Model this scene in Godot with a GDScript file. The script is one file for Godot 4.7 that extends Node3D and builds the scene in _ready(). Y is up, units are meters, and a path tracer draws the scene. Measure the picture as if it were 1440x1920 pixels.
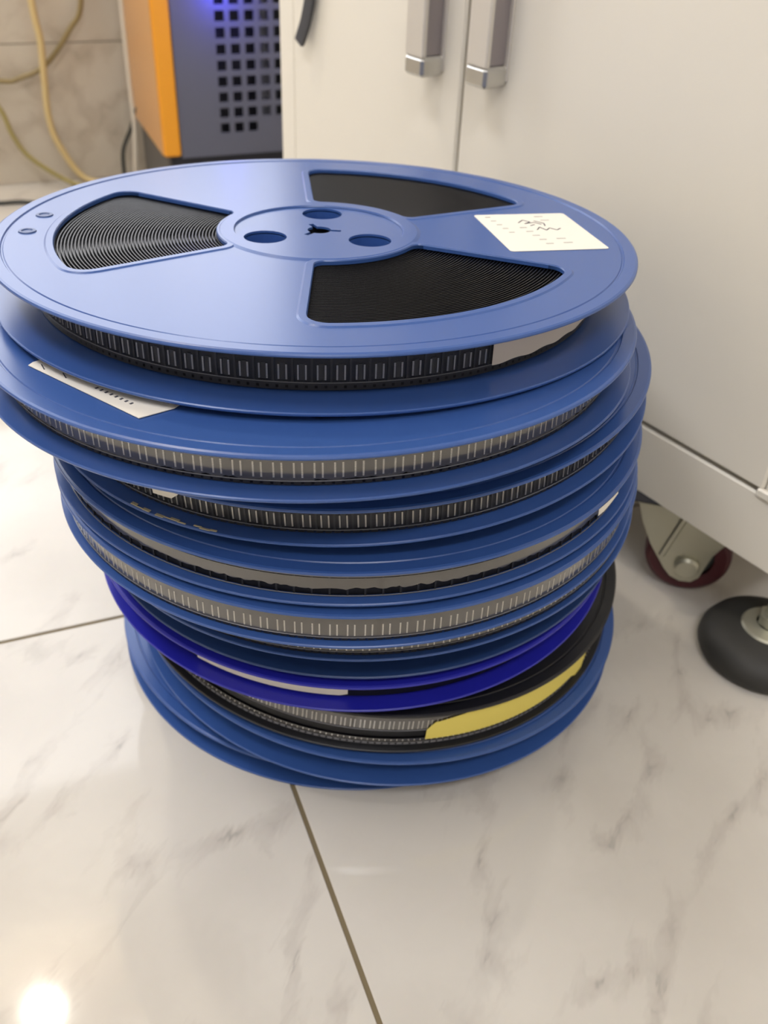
extends Node3D
# Twelve component reels stacked on a polished tile floor beside a white wheeled cabinet. Metres, y up.

const R := 0.165          # reel flange radius
const TF := 0.0017        # flange thickness
const WIN := [-64.5, 54.0, 174.0]   # centre angles of the three flange windows
const WIN_HALF := 33.5
const RIN := 0.0535
const ROUT := 0.1335

const SKY := 1.72
const EXPO := 1.36
const PANEL := 4.8
var M := {}
var used := {}

# ---------------------------------------------------------------- helpers
class MB:
	var v := PackedVector3Array()
	var n := PackedVector3Array()
	var t := PackedVector2Array()
	func tri3(a: Vector3, b: Vector3, c: Vector3, na: Vector3, nb: Vector3, nc: Vector3) -> void:
		var g := (b - a).cross(c - a)
		if g.length_squared() < 1e-22: return
		if g.dot(na + nb + nc) > 0.0:
			v.append_array([a, c, b]); n.append_array([na, nc, nb])
		else:
			v.append_array([a, b, c]); n.append_array([na, nb, nc])
	func quad(a: Vector3, b: Vector3, c: Vector3, d: Vector3, nn: Vector3) -> void:
		tri3(a, b, c, nn, nn, nn); tri3(a, c, d, nn, nn, nn)
	func quad4(a: Vector3, b: Vector3, c: Vector3, d: Vector3, na: Vector3, nb: Vector3, nc: Vector3, nd: Vector3) -> void:
		tri3(a, b, c, na, nb, nc); tri3(a, c, d, na, nc, nd)
	func box(c: Vector3, s: Vector3, b := Basis.IDENTITY) -> void:
		var h := s * 0.5
		for ax in 3:
			for sg in [-1.0, 1.0]:
				var nn := Vector3.ZERO; nn[ax] = sg
				var u := Vector3.ZERO; u[(ax + 1) % 3] = h[(ax + 1) % 3]
				var w := Vector3.ZERO; w[(ax + 2) % 3] = h[(ax + 2) % 3]
				var o := nn * h[ax]
				quad(c + b * (o - u - w), c + b * (o + u - w), c + b * (o + u + w), c + b * (o - u + w), b * nn)
	# box whose edges are chamfered by ch
	func cbox(c: Vector3, s: Vector3, ch: float, b := Basis.IDENTITY) -> void:
		var h := s * 0.5
		var k := h - Vector3.ONE * ch
		for ax in 3:
			var a1 := (ax + 1) % 3
			var a2 := (ax + 2) % 3
			for sg in [-1.0, 1.0]:
				var nn := Vector3.ZERO; nn[ax] = sg
				var u := Vector3.ZERO; u[a1] = k[a1]
				var w := Vector3.ZERO; w[a2] = k[a2]
				var o := nn * h[ax]
				quad(c + b * (o - u - w), c + b * (o + u - w), c + b * (o + u + w), c + b * (o - u + w), b * nn)
			for s1 in [-1.0, 1.0]:
				for s2 in [-1.0, 1.0]:
					var e := Vector3.ZERO; e[ax] = k[ax]
					var p := Vector3.ZERO; p[a1] = s1 * h[a1]; p[a2] = s2 * k[a2]
					var q := Vector3.ZERO; q[a1] = s1 * k[a1]; q[a2] = s2 * h[a2]
					var nn := Vector3.ZERO; nn[a1] = s1; nn[a2] = s2; nn = nn.normalized()
					quad(c + b * (p - e), c + b * (p + e), c + b * (q + e), c + b * (q - e), b * nn)
		for sx in [-1.0, 1.0]:
			for sy in [-1.0, 1.0]:
				for sz in [-1.0, 1.0]:
					var g := Vector3(sx, sy, sz)
					tri3(c + b * (g * Vector3(h.x, k.y, k.z)), c + b * (g * Vector3(k.x, h.y, k.z)), c + b * (g * Vector3(k.x, k.y, h.z)), b * g, b * g, b * g)
	# profile of (r, y) points turned round the y axis from a0 to a1 (degrees); faces flat along the profile, smooth round it
	func lathe(pr: Array, segs: int, a0 := 0.0, a1 := 360.0, flip := false) -> void:
		for i in pr.size() - 1:
			var p: Vector2 = pr[i]
			var q: Vector2 = pr[i + 1]
			var d := q - p
			if d.length() < 1e-7: continue
			var pn := Vector2(d.y, -d.x).normalized()
			if flip: pn = -pn
			for k in segs:
				var t0 := deg_to_rad(lerpf(a0, a1, float(k) / segs))
				var t1 := deg_to_rad(lerpf(a0, a1, float(k + 1) / segs))
				var e0 := Vector3(cos(t0), 0, sin(t0))
				var e1 := Vector3(cos(t1), 0, sin(t1))
				var n0 := e0 * pn.x + Vector3.UP * pn.y
				var n1 := e1 * pn.x + Vector3.UP * pn.y
				quad4(e0 * p.x + Vector3.UP * p.y, e1 * p.x + Vector3.UP * p.y, e1 * q.x + Vector3.UP * q.y, e0 * q.x + Vector3.UP * q.y, n0, n1, n1, n0)
	# lathe with smooth shading along the profile too
	func slathe(pr: Array, segs: int, flip := false) -> void:
		var nr: Array = []
		for i in pr.size():
			var d: Vector2 = (pr[mini(i + 1, pr.size() - 1)] - pr[maxi(i - 1, 0)])
			var pn := Vector2(d.y, -d.x).normalized()
			nr.append(-pn if flip else pn)
		for i in pr.size() - 1:
			for k in segs:
				var t0 := TAU * k / segs
				var t1 := TAU * (k + 1) / segs
				var e0 := Vector3(cos(t0), 0, sin(t0))
				var e1 := Vector3(cos(t1), 0, sin(t1))
				quad4(e0 * pr[i].x + Vector3.UP * pr[i].y, e1 * pr[i].x + Vector3.UP * pr[i].y, e1 * pr[i + 1].x + Vector3.UP * pr[i + 1].y, e0 * pr[i + 1].x + Vector3.UP * pr[i + 1].y,
					e0 * nr[i].x + Vector3.UP * nr[i].y, e1 * nr[i].x + Vector3.UP * nr[i].y, e1 * nr[i + 1].x + Vector3.UP * nr[i + 1].y, e0 * nr[i + 1].x + Vector3.UP * nr[i + 1].y)
	# round tube through points; radius may taper to r1
	func tube(pts: PackedVector3Array, r0: float, sides := 10, r1 := -1.0) -> void:
		if r1 < 0.0: r1 = r0
		var rings: Array = []
		var up := Vector3(0.123, 0.3, 1).normalized()
		for i in pts.size():
			var d := (pts[mini(i + 1, pts.size() - 1)] - pts[maxi(i - 1, 0)]).normalized()
			var x := up.cross(d).normalized()
			var y := d.cross(x)
			up = y
			var r := lerpf(r0, r1, float(i) / (pts.size() - 1))
			var ring: Array = []
			for s in sides:
				var t := TAU * s / sides
				var e := x * cos(t) + y * sin(t)
				ring.append([pts[i] + e * r, e])
			rings.append(ring)
		for i in pts.size() - 1:
			for s in sides:
				var a = rings[i][s]; var b = rings[i][(s + 1) % sides]; var c = rings[i + 1][(s + 1) % sides]; var d = rings[i + 1][s]
				quad4(a[0], b[0], c[0], d[0], a[1], b[1], c[1], d[1])
		for e in [0, pts.size() - 1]:
			var nn: Vector3 = (pts[0] - pts[1]).normalized() if e == 0 else (pts[e] - pts[e - 1]).normalized()
			for s in range(1, sides - 1):
				tri3(rings[e][0][0], rings[e][s][0], rings[e][s + 1][0], nn, nn, nn)
	# flat polygon (x,z) extruded between y0 and y1
	func prism(poly: PackedVector2Array, y0: float, y1: float) -> void:
		var idx := Geometry2D.triangulate_polygon(poly)
		for k in range(0, idx.size(), 3):
			var a := poly[idx[k]]; var b := poly[idx[k + 1]]; var c := poly[idx[k + 2]]
			tri3(Vector3(a.x, y1, a.y), Vector3(b.x, y1, b.y), Vector3(c.x, y1, c.y), Vector3.UP, Vector3.UP, Vector3.UP)
			tri3(Vector3(a.x, y0, a.y), Vector3(b.x, y0, b.y), Vector3(c.x, y0, c.y), Vector3.DOWN, Vector3.DOWN, Vector3.DOWN)
		var cw := 1.0 if Geometry2D.is_polygon_clockwise(poly) else -1.0
		for k in poly.size():
			var a := poly[k]; var b := poly[(k + 1) % poly.size()]
			var d := b - a
			var nn := Vector3(-d.y, 0, d.x).normalized() * cw
			quad(Vector3(a.x, y0, a.y), Vector3(b.x, y0, b.y), Vector3(b.x, y1, b.y), Vector3(a.x, y1, a.y), -nn if cw == 0 else nn)
	func surf(am: ArrayMesh) -> ArrayMesh:
		var arr := []
		arr.resize(Mesh.ARRAY_MAX)
		arr[Mesh.ARRAY_VERTEX] = v; arr[Mesh.ARRAY_NORMAL] = n
		if t.size() == v.size(): arr[Mesh.ARRAY_TEX_UV] = t
		am.add_surface_from_arrays(Mesh.PRIMITIVE_TRIANGLES, arr)
		return am
	func mesh() -> ArrayMesh:
		return surf(ArrayMesh.new())

func numbered(s: String) -> String:
	var k: int = used.get(s, -1) + 1
	used[s] = k
	return s if k == 0 else "%s_%03d" % [s, k]

func thing(called: String, label: String, category: String, tr := Transform3D.IDENTITY, group := "") -> Node3D:
	var o := Node3D.new(); o.name = numbered(called); add_child(o)
	o.transform = tr
	o.set_meta("label", label); o.set_meta("category", category)
	if group: o.set_meta("group", group)
	return o

func part(called: String, m: Mesh, mat: Material, parent: Node3D, tr := Transform3D.IDENTITY, label := "") -> MeshInstance3D:
	var o := MeshInstance3D.new(); o.name = called; o.mesh = m
	if mat: o.material_override = mat
	o.transform = tr
	if label: o.set_meta("label", label)
	parent.add_child(o, true)
	return o

func solo(called: String, m: Mesh, mat: Material, label: String, category: String, group := "") -> MeshInstance3D:
	var o := MeshInstance3D.new(); o.name = numbered(called); o.mesh = m; o.material_override = mat
	add_child(o)
	o.set_meta("label", label); o.set_meta("category", category)
	if group: o.set_meta("group", group)
	return o

func struct(called: String, m: Mesh, mat: Material) -> MeshInstance3D:
	var o := MeshInstance3D.new(); o.name = called; o.mesh = m; o.material_override = mat
	add_child(o); o.set_meta("kind", "structure")
	return o

func mat(col: Color, rough := 0.5, metal := 0.0, spec := 0.5) -> StandardMaterial3D:
	var m := StandardMaterial3D.new()
	m.albedo_color = col; m.roughness = rough; m.metallic = metal; m.metallic_specular = spec
	return m

func noise(seed_: int, freq: float, kind := FastNoiseLite.TYPE_SIMPLEX_SMOOTH, fract := FastNoiseLite.FRACTAL_FBM, oct := 4, warp := 0.0) -> FastNoiseLite:
	var f := FastNoiseLite.new()
	f.seed = seed_; f.frequency = freq; f.noise_type = kind; f.fractal_type = fract; f.fractal_octaves = oct
	if warp > 0.0:
		f.domain_warp_enabled = true; f.domain_warp_amplitude = warp; f.domain_warp_frequency = freq * 0.7; f.domain_warp_fractal_octaves = 3
	return f

func ntex(f: FastNoiseLite, cols: Array, offs: Array, size := 1024) -> NoiseTexture2D:
	var g := Gradient.new()
	g.offsets = PackedFloat32Array(offs); g.colors = PackedColorArray(cols)
	var t := NoiseTexture2D.new()
	t.width = size; t.height = size; t.seamless = true; t.noise = f; t.color_ramp = g; t.normalize = true
	return t

func spline(pts: Array, steps := 10) -> PackedVector3Array:
	var out := PackedVector3Array()
	for i in pts.size() - 1:
		var p0: Vector3 = pts[maxi(i - 1, 0)]; var p1: Vector3 = pts[i]; var p2: Vector3 = pts[i + 1]; var p3: Vector3 = pts[mini(i + 2, pts.size() - 1)]
		for k in steps:
			out.append(p1.cubic_interpolate(p2, p0, p3, float(k) / steps))
	out.append(pts[-1])
	return out

func pol(r: float, deg: float, y: float) -> Vector3:
	return Vector3(r * cos(deg_to_rad(deg)), y, r * sin(deg_to_rad(deg)))

# ---------------------------------------------------------------- materials
func make_materials() -> void:
	M.blue = mat(Color8(54, 86, 148), 0.30)
	M.blue_deep = mat(Color8(42, 68, 118), 0.4)
	M.royal = mat(Color8(34, 36, 158), 0.36)
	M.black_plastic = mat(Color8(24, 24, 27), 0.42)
	M.coil = mat(Color8(13, 13, 17), 0.36, 0.0, 0.4)
	M.edge = mat(Color8(32, 32, 36), 0.4)
	M.chip = mat(Color8(40, 40, 42), 0.5)
	M.pin = mat(Color8(225, 222, 215), 0.3, 0.9)
	M.film_clear = mat(Color8(90, 92, 100, 40), 0.3)
	M.film_clear.transparency = BaseMaterial3D.TRANSPARENCY_ALPHA
	# dark shiny carrier under smooth cover film: two gloss layers that mirror the pale floor
	M.film_glossy = mat(Color8(64, 61, 58), 0.14, 0.0, 0.75)
	M.film_glossy.clearcoat_enabled = true; M.film_glossy.clearcoat = 1.0; M.film_glossy.clearcoat_roughness = 0.12
	M.paper = mat(Color8(226, 220, 208), 0.85)
	M.paper_grey = mat(Color8(205, 196, 186), 0.85)
	M.yellow = mat(Color8(228, 210, 104), 0.75)
	M.ink = mat(Color8(70, 70, 78), 0.8)
	M.ink_pale = mat(Color8(175, 172, 165), 0.8)
	M.glue = mat(Color8(170, 160, 130), 0.7)
	M.cream = mat(Color8(233, 227, 213), 0.45)
	M.chrome = mat(Color8(200, 198, 192), 0.25, 0.85)
	M.handle_core = mat(Color8(150, 142, 142), 0.45, 0.3)
	M.alu = mat(Color8(216, 210, 200), 0.38, 0.35)
	M.zinc = mat(Color8(190, 188, 170), 0.42, 0.75)
	M.maroon = mat(Color8(74, 22, 30), 0.5)
	M.wheel_hub = mat(Color8(70, 72, 72), 0.5)
	M.rubber = mat(Color8(44, 43, 40), 0.6)
	M.orange = mat(Color8(238, 160, 36), 0.45)
	M.tan_sheet = mat(Color8(205, 152, 92), 0.3)
	M.machine = mat(Color8(96, 98, 110), 0.5)
	M.machine_dark = mat(Color8(30, 30, 36), 0.7)
	M.machine_base = mat(Color8(92, 88, 84), 0.6)
	M.hose = mat(Color8(208, 184, 130), 0.35)
	M.hose_olive = mat(Color8(140, 122, 78), 0.4)
	M.hose_green = mat(Color8(160, 146, 88), 0.4)
	M.hose_white = mat(Color8(212, 202, 184), 0.4)
	M.cable = mat(Color8(48, 50, 46), 0.5)
	M.strap = mat(Color8(62, 62, 66), 0.6)
	M.white_wall = mat(Color8(226, 222, 214), 0.8)
	M.ceiling = mat(Color8(235, 233, 228), 0.85)
	M.frame = mat(Color8(215, 215, 215), 0.4)
	M.glass = mat(Color8(255, 255, 255, 12), 0.02)
	M.glass.transparency = BaseMaterial3D.TRANSPARENCY_ALPHA
	M.grout = mat(Color8(122, 108, 80), 0.85)
	M.wall_grout = mat(Color8(188, 176, 154), 0.85)
	# polished stone tile: soft cloudy ground, thin grey veins
	M.tiles = []   # veins run diagonally through the turned uv of each tile
	for k in 3:
		var t := mat(Color8(211, 205, 194), 0.06, 0.0, 0.43)
		t.albedo_texture = ntex(noise(11 + k * 7, 0.006, FastNoiseLite.TYPE_SIMPLEX_SMOOTH, FastNoiseLite.FRACTAL_RIDGED, 5, 45.0),
			[Color(1, 1, 1), Color(1, 1, 1), Color(0.945, 0.94, 0.94), Color(0.82, 0.815, 0.815)], [0.0, 0.70, 0.88, 1.0])
		t.detail_enabled = true; t.detail_blend_mode = BaseMaterial3D.BLEND_MODE_MUL
		t.detail_uv_layer = BaseMaterial3D.DETAIL_UV_2
		t.uv2_triplanar = true; t.uv2_world_triplanar = true; t.uv2_scale = Vector3.ONE * 1.1
		t.detail_albedo = ntex(noise(40 + k, 0.006, FastNoiseLite.TYPE_SIMPLEX_SMOOTH, FastNoiseLite.FRACTAL_FBM, 4, 40.0),
			[Color(0.93, 0.925, 0.92), Color(1, 1, 1)], [0.15, 0.75], 512)
		M.tiles.append(t)
	var w := mat(Color8(206, 196, 178), 0.22)
	w.albedo_texture = ntex(noise(77, 0.004, FastNoiseLite.TYPE_SIMPLEX_SMOOTH, FastNoiseLite.FRACTAL_RIDGED, 4, 120.0),
		[Color(1, 1, 1), Color(0.99, 0.985, 0.98), Color(0.92, 0.905, 0.89), Color(0.86, 0.845, 0.83)], [0.0, 0.55, 0.85, 1.0])
	w.uv1_triplanar = true; w.uv1_world_triplanar = true; w.uv1_scale = Vector3(1.6, 1.6, 1.6)
	M.wall_tile = w

# ---------------------------------------------------------------- reels
func win_span(deg: float) -> float:
	# distance in degrees to the nearer end of the window that holds this angle, or -1
	for c in WIN:
		var d := absf(fposmod(deg - c + 180.0, 360.0) - 180.0)
		if d <= WIN_HALF + 1e-4: return WIN_HALF - d
	return -1.0

func win_edge(d: float) -> Vector2:
	# inner and outer radius of the window, its corners rounded
	var ri := RIN; var ro := ROUT
	var ci := 0.005; var co := 0.010
	var mi := rad_to_deg(ci / RIN); var mo := rad_to_deg(co / ROUT)
	if d < mi: ri += ci * (1.0 - sqrt(maxf(0.0, 1.0 - pow(1.0 - d / mi, 2))))
	if d < mo: ro -= co * (1.0 - sqrt(maxf(0.0, 1.0 - pow(1.0 - d / mo, 2))))
	return Vector2(ri, ro)

func flange_mesh() -> ArrayMesh:
	var b := MB.new()
	var ang: Array = []
	for k in 240: ang.append(k * 1.5)
	for c in WIN:
		for s in [-1.0, 1.0]:
			for d in [0.0, 0.2, 0.5, 0.9, 1.5, 2.2, 3.0, 4.0, 5.2]:
				ang.append(fposmod(c + s * (WIN_HALF - d), 360.0))
	ang.sort()
	ang.append(ang[0] + 360.0)
	var rh := 0.0455; var re := 0.1566
	var T := Vector3.UP * TF
	for i in ang.size() - 1:
		var a0: float = ang[i]; var a1: float = ang[i + 1]
		if a1 - a0 < 0.01: continue
		var e0 := pol(1, a0, 0); var e1 := pol(1, a1, 0)
		var mid := win_span((a0 + a1) * 0.5)
		var spans: Array = []
		if mid < 0.0:
			spans = [[rh, rh, re, re]]
		else:
			var w0 := win_edge(maxf(0.0, win_span(a0))); var w1 := win_edge(maxf(0.0, win_span(a1)))
			spans = [[rh, rh, w0.x, w1.x], [w0.y, w1.y, re, re]]
			b.quad4(e0 * w0.x, e1 * w1.x, e1 * w1.x + T, e0 * w0.x + T, e0, e1, e1, e0)
			b.quad4(e0 * w0.y, e1 * w1.y, e1 * w1.y + T, e0 * w0.y + T, -e0, -e1, -e1, -e0)
		for s in spans:
			b.quad(e0 * s[0] + T, e1 * s[1] + T, e1 * s[3] + T, e0 * s[2] + T, Vector3.UP)
			b.quad(e0 * s[0], e1 * s[1], e1 * s[3], e0 * s[2], Vector3.DOWN)
	for c in WIN:
		for s in [-1.0, 1.0]:
			var w := win_edge(0.0)
			var e := pol(1, c + s * WIN_HALF, 0)
			b.quad(e * w.x, e * w.y, e * w.y + T, e * w.x + T, Vector3(-e.z, 0, e.x) * -s)
	b.lathe([Vector2(re, TF), Vector2(0.1571, TF - 0.00045), Vector2(0.1577, TF - 0.00045), Vector2(0.1582, TF + 0.0003), Vector2(0.1636, TF + 0.0003), Vector2(0.1646, TF - 0.0001), Vector2(R, TF - 0.0007), Vector2(R, 0.0004), Vector2(0.1645, 0.0), Vector2(re, 0.0)], 200, 0, 360, true)
	return b.mesh()

func window_rim_mesh(c: float) -> ArrayMesh:
	var inner := PackedVector2Array()
	var ds := [0.0, 0.2, 0.5, 0.9, 1.5, 2.2, 3.0, 4.0, 5.2]
	for k in range(6, 31): ds.append(k * 1.1)
	var seq: Array = []
	for d in ds: seq.append([c - WIN_HALF + d, d])
	for k in range(ds.size() - 1, -1, -1): seq.append([c + WIN_HALF - ds[k], ds[k]])
	for q in seq: inner.append(Vector2.from_angle(deg_to_rad(q[0])) * win_edge(q[1]).y)
	for k in range(seq.size() - 1, -1, -1): inner.append(Vector2.from_angle(deg_to_rad(seq[k][0])) * win_edge(seq[k][1]).x)
	var b := MB.new()
	var n := inner.size()
	var h := 0.0006
	var sgn := -1.0 if Geometry2D.is_polygon_clockwise(inner) else 1.0
	var nr: Array = []
	for k in n:
		var d := (inner[(k + 1) % n] - inner[(k - 1 + n) % n]).normalized()
		nr.append(Vector2(d.y, -d.x) * sgn)
	var prof := [[0.0, 0.0], [0.0004, h], [0.0036, h], [0.0046, 0.0]]
	for k in n:
		var j := (k + 1) % n
		for q in 3:
			var p0 = prof[q]; var p1 = prof[q + 1]
			var a: Vector2 = inner[k] + nr[k] * p0[0]; var bb: Vector2 = inner[j] + nr[j] * p0[0]
			var cc: Vector2 = inner[j] + nr[j] * p1[0]; var dd: Vector2 = inner[k] + nr[k] * p1[0]
			var s: Vector2 = Vector2(p1[0] - p0[0], p1[1] - p0[1]).normalized()
			var n0 := Vector3(nr[k].x * -s.y, s.x, nr[k].y * -s.y); var n1 := Vector3(nr[j].x * -s.y, s.x, nr[j].y * -s.y)
			b.quad4(Vector3(a.x, TF + p0[1], a.y), Vector3(bb.x, TF + p0[1], bb.y), Vector3(cc.x, TF + p1[1], cc.y), Vector3(dd.x, TF + p1[1], dd.y), n0, n1, n1, n0)
	return b.mesh()

# a strip bent round the reel; lo and hi give its lower and upper edge at an angle, rr its radius
func strip_mesh(a0: float, a1: float, step: float, r0: Callable, r1: Callable, lo: Callable, hi: Callable, thick := 0.00012) -> ArrayMesh:
	var b := MB.new()
	var n := int(ceil((a1 - a0) / step))
	for k in n:
		var t0 := lerpf(a0, a1, float(k) / n); var t1 := lerpf(a0, a1, float(k + 1) / n)
		var p := [pol(r0.call(t0), t0, lo.call(t0)), pol(r0.call(t1), t1, lo.call(t1)), pol(r1.call(t1), t1, hi.call(t1)), pol(r1.call(t0), t0, hi.call(t0))]
		var e0 := pol(1, t0, 0); var e1 := pol(1, t1, 0)
		b.quad4(p[0], p[1], p[2], p[3], e0, e1, e1, e0)
		if thick > 0.0:
			b.quad4(p[0] - e0 * thick, p[1] - e1 * thick, p[2] - e1 * thick, p[3] - e0 * thick, -e0, -e1, -e1, -e0)
			b.quad(p[0], p[1], p[1] - e1 * thick, p[0] - e0 * thick, Vector3.DOWN)
			b.quad(p[3], p[2], p[2] - e1 * thick, p[3] - e0 * thick, Vector3.UP)
	return b.mesh()

func cst(x: float) -> Callable:
	return func(_t: float) -> float: return x

# row of sprocket holes: a thin band with square openings
func sprocket_mesh(r: float, y0: float, y1: float, pitch: float) -> ArrayMesh:
	var b := MB.new()
	var n := int(TAU * r / pitch)
	var hy := 0.0006
	var ym := (y0 + y1) * 0.5
	for k in n:
		var c := 360.0 * k / n
		var half := 180.0 / n
		var ho := half * 0.30
		var cuts := [c - half, c - ho, c + ho, c + half]
		for q in 3:
			var e0 := pol(1, cuts[q], 0); var e1 := pol(1, cuts[q + 1], 0)
			var bands := [[y0, y1]] if q != 1 else [[y0, ym - hy], [ym + hy, y1]]
			for bd in bands:
				b.quad4(e0 * r + Vector3.UP * bd[0], e1 * r + Vector3.UP * bd[0], e1 * r + Vector3.UP * bd[1], e0 * r + Vector3.UP * bd[1], e0, e1, e1, e0)
	return b.mesh()

func chip_mesh(half_y: float, w: float, pins: int) -> ArrayMesh:
	# local x along the tape, y up, z outwards; body with a bevel, two rows of bent pins
	var am := ArrayMesh.new()
	var b := MB.new()
	b.cbox(Vector3(0, 0, -0.0005), Vector3(w - 0.0008, half_y * 2.0 + 0.0008, 0.0011), 0.00025)
	b.surf(am)
	var p := MB.new()
	for s in [-1.0, 1.0]:
		for k in pins:
			var y := lerpf(-half_y, half_y, (k + 0.5) / pins)
			p.box(Vector3(s * w * 0.5, y, 0.00045), Vector3(0.0007, half_y * 2.0 / pins * 0.55, 0.0004))
	p.surf(am)
	am.surface_set_material(0, M.chip); am.surface_set_material(1, M.pin)
	return am

var flange: ArrayMesh
var chips := {}

func reel(key: String, label: String, pose: Array, spec: Dictionary) -> Node3D:
	var u: Vector3 = pose[1]; var nn: Vector3 = pose[2]
	var tr := Transform3D(Basis(u, nn, u.cross(nn)), pose[0])
	var w: float = pose[3]
	var o := thing("component_reel", label, "reel", tr, "component reels in the stack")
	var body: Material = spec.get("body", M.blue)
	var r: float = spec.get("r", 0.16)
	var y0 := TF + 0.0005; var y1 := w - TF - 0.0005
	var top := part("flange", flange, body, o, Transform3D(Basis.IDENTITY, Vector3(0, w - TF, 0)))
	part("flange", flange, body, o, Transform3D(Basis(Vector3.RIGHT, PI), Vector3(0, TF, 0)))
	var hub := MB.new()
	hub.lathe([Vector2(0.05, TF), Vector2(0.05, w - TF)], 64)
	hub.lathe([Vector2(0.0, 0.0008), Vector2(0.0455, 0.0008)], 48)
	if key != "A":
		hub.lathe([Vector2(0.007, w), Vector2(0.0455, w)], 48, 0, 360, true)
		hub.lathe([Vector2(0.007, 0.001), Vector2(0.007, w)], 24, 0, 360, true)
	part("hub", hub.mesh(), body, o)
	# the wound carrier tape
	var coil := MB.new()
	var pr: Array = [Vector2(0.051, y0), Vector2(r - 0.0012, y0), Vector2(r - 0.0012, y1)]
	if key == "A":
		var x := r - 0.0012
		while x > 0.053:
			pr.append(Vector2(x - 0.0001, y1 + 0.0001)); pr.append(Vector2(x - 0.0006, y1)); pr.append(Vector2(x - 0.0008, y1 - 0.0024)); pr.append(Vector2(x - 0.0015, y1 - 0.0024)); pr.append(Vector2(x - 0.0017, y1))
			x -= 0.0017
	pr.append(Vector2(0.051, y1))
	coil.lathe(pr, 220)
	part("tape_coil", coil.mesh(), M.coil, o)
	if not spec.has("film"): return o
	# the outermost turn: chips in their pockets, cover film, sprocket edge
	var fy0: float = spec.film[0]; var fy1: float = spec.film[1]
	var pitch: float = spec.get("pitch", 0.008)
	var da := rad_to_deg(pitch / r)
	if spec.has("chip_y"):
		var hy: float = spec.chip_h
		var cm: ArrayMesh = chips.get_or_add(hy, chip_mesh(hy, spec.get("chip_w", 0.0032), spec.get("pins", 11)))
		var a: float = spec.get("from", 8.0)
		while a < spec.get("to", 176.0):
			var e := pol(1, a, 0)
			var bas := Basis(Vector3(e.z, 0, -e.x), Vector3.UP, e)
			var c := MeshInstance3D.new(); c.name = "chip"; c.mesh = cm
			c.transform = Transform3D(bas, e * (r - 0.0009) + Vector3.UP * spec.chip_y)
			o.add_child(c, true)
			a += da
	# pocket walls: shallow ridges across the tape between the chips
	var rg := MB.new()
	var k2 := int(360.0 / da)
	for k in k2:
		var a2: float = spec.get("from", 8.0) + (k + 0.5) * da
		var e := pol(1, a2, 0)
		rg.box(e * (r - 0.0010) + Vector3.UP * (fy0 + fy1) * 0.5, Vector3(0.0009, fy1 - fy0, 0.0008), Basis(Vector3(e.z, 0, -e.x), Vector3.UP, e))
	var rgm := part("pocket_walls", rg.mesh(), spec.get("wall", M.edge), o)
	rgm.set_meta("kind", "stuff")
	part("sprocket_edge", sprocket_mesh(r - 0.0004, spec.holes[0], spec.holes[1], 0.004), spec.get("edge", M.edge), o)
	if spec.has("glossy"):
		# glossy cover film, its lower border a little uneven where it was heat-sealed
		var f := noise(spec.get("seed", 5), 0.11, FastNoiseLite.TYPE_SIMPLEX, FastNoiseLite.FRACTAL_FBM, 3)
		var rag: float = spec.get("rag", 0.0008)
		var base: float = spec.glossy
		var lo := func(t: float) -> float: return base + rag * (0.5 + f.get_noise_1d(t * 3.0))
		part("cover_film", strip_mesh(0.0, 360.0, 0.5, cst(r - 0.0004), cst(r - 0.0004), lo, cst(fy1), 0.0), M.film_glossy, o, Transform3D.IDENTITY, "glossy dark cover film")
	else:
		part("cover_film", strip_mesh(0, 360, 1.5, cst(r), cst(r), cst(fy0), cst(fy1), 0.0), M.film_clear, o)
	var bead := MB.new()
	bead.lathe([Vector2(r - 0.0003, fy0 - 0.0002), Vector2(r + 0.0001, fy0 - 0.0001), Vector2(r + 0.0001, fy0 + 0.0001), Vector2(r - 0.0003, fy0 + 0.0002)], 200)
	part("film_edge", bead.mesh(), M.film_bead, o)
	return o

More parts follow.
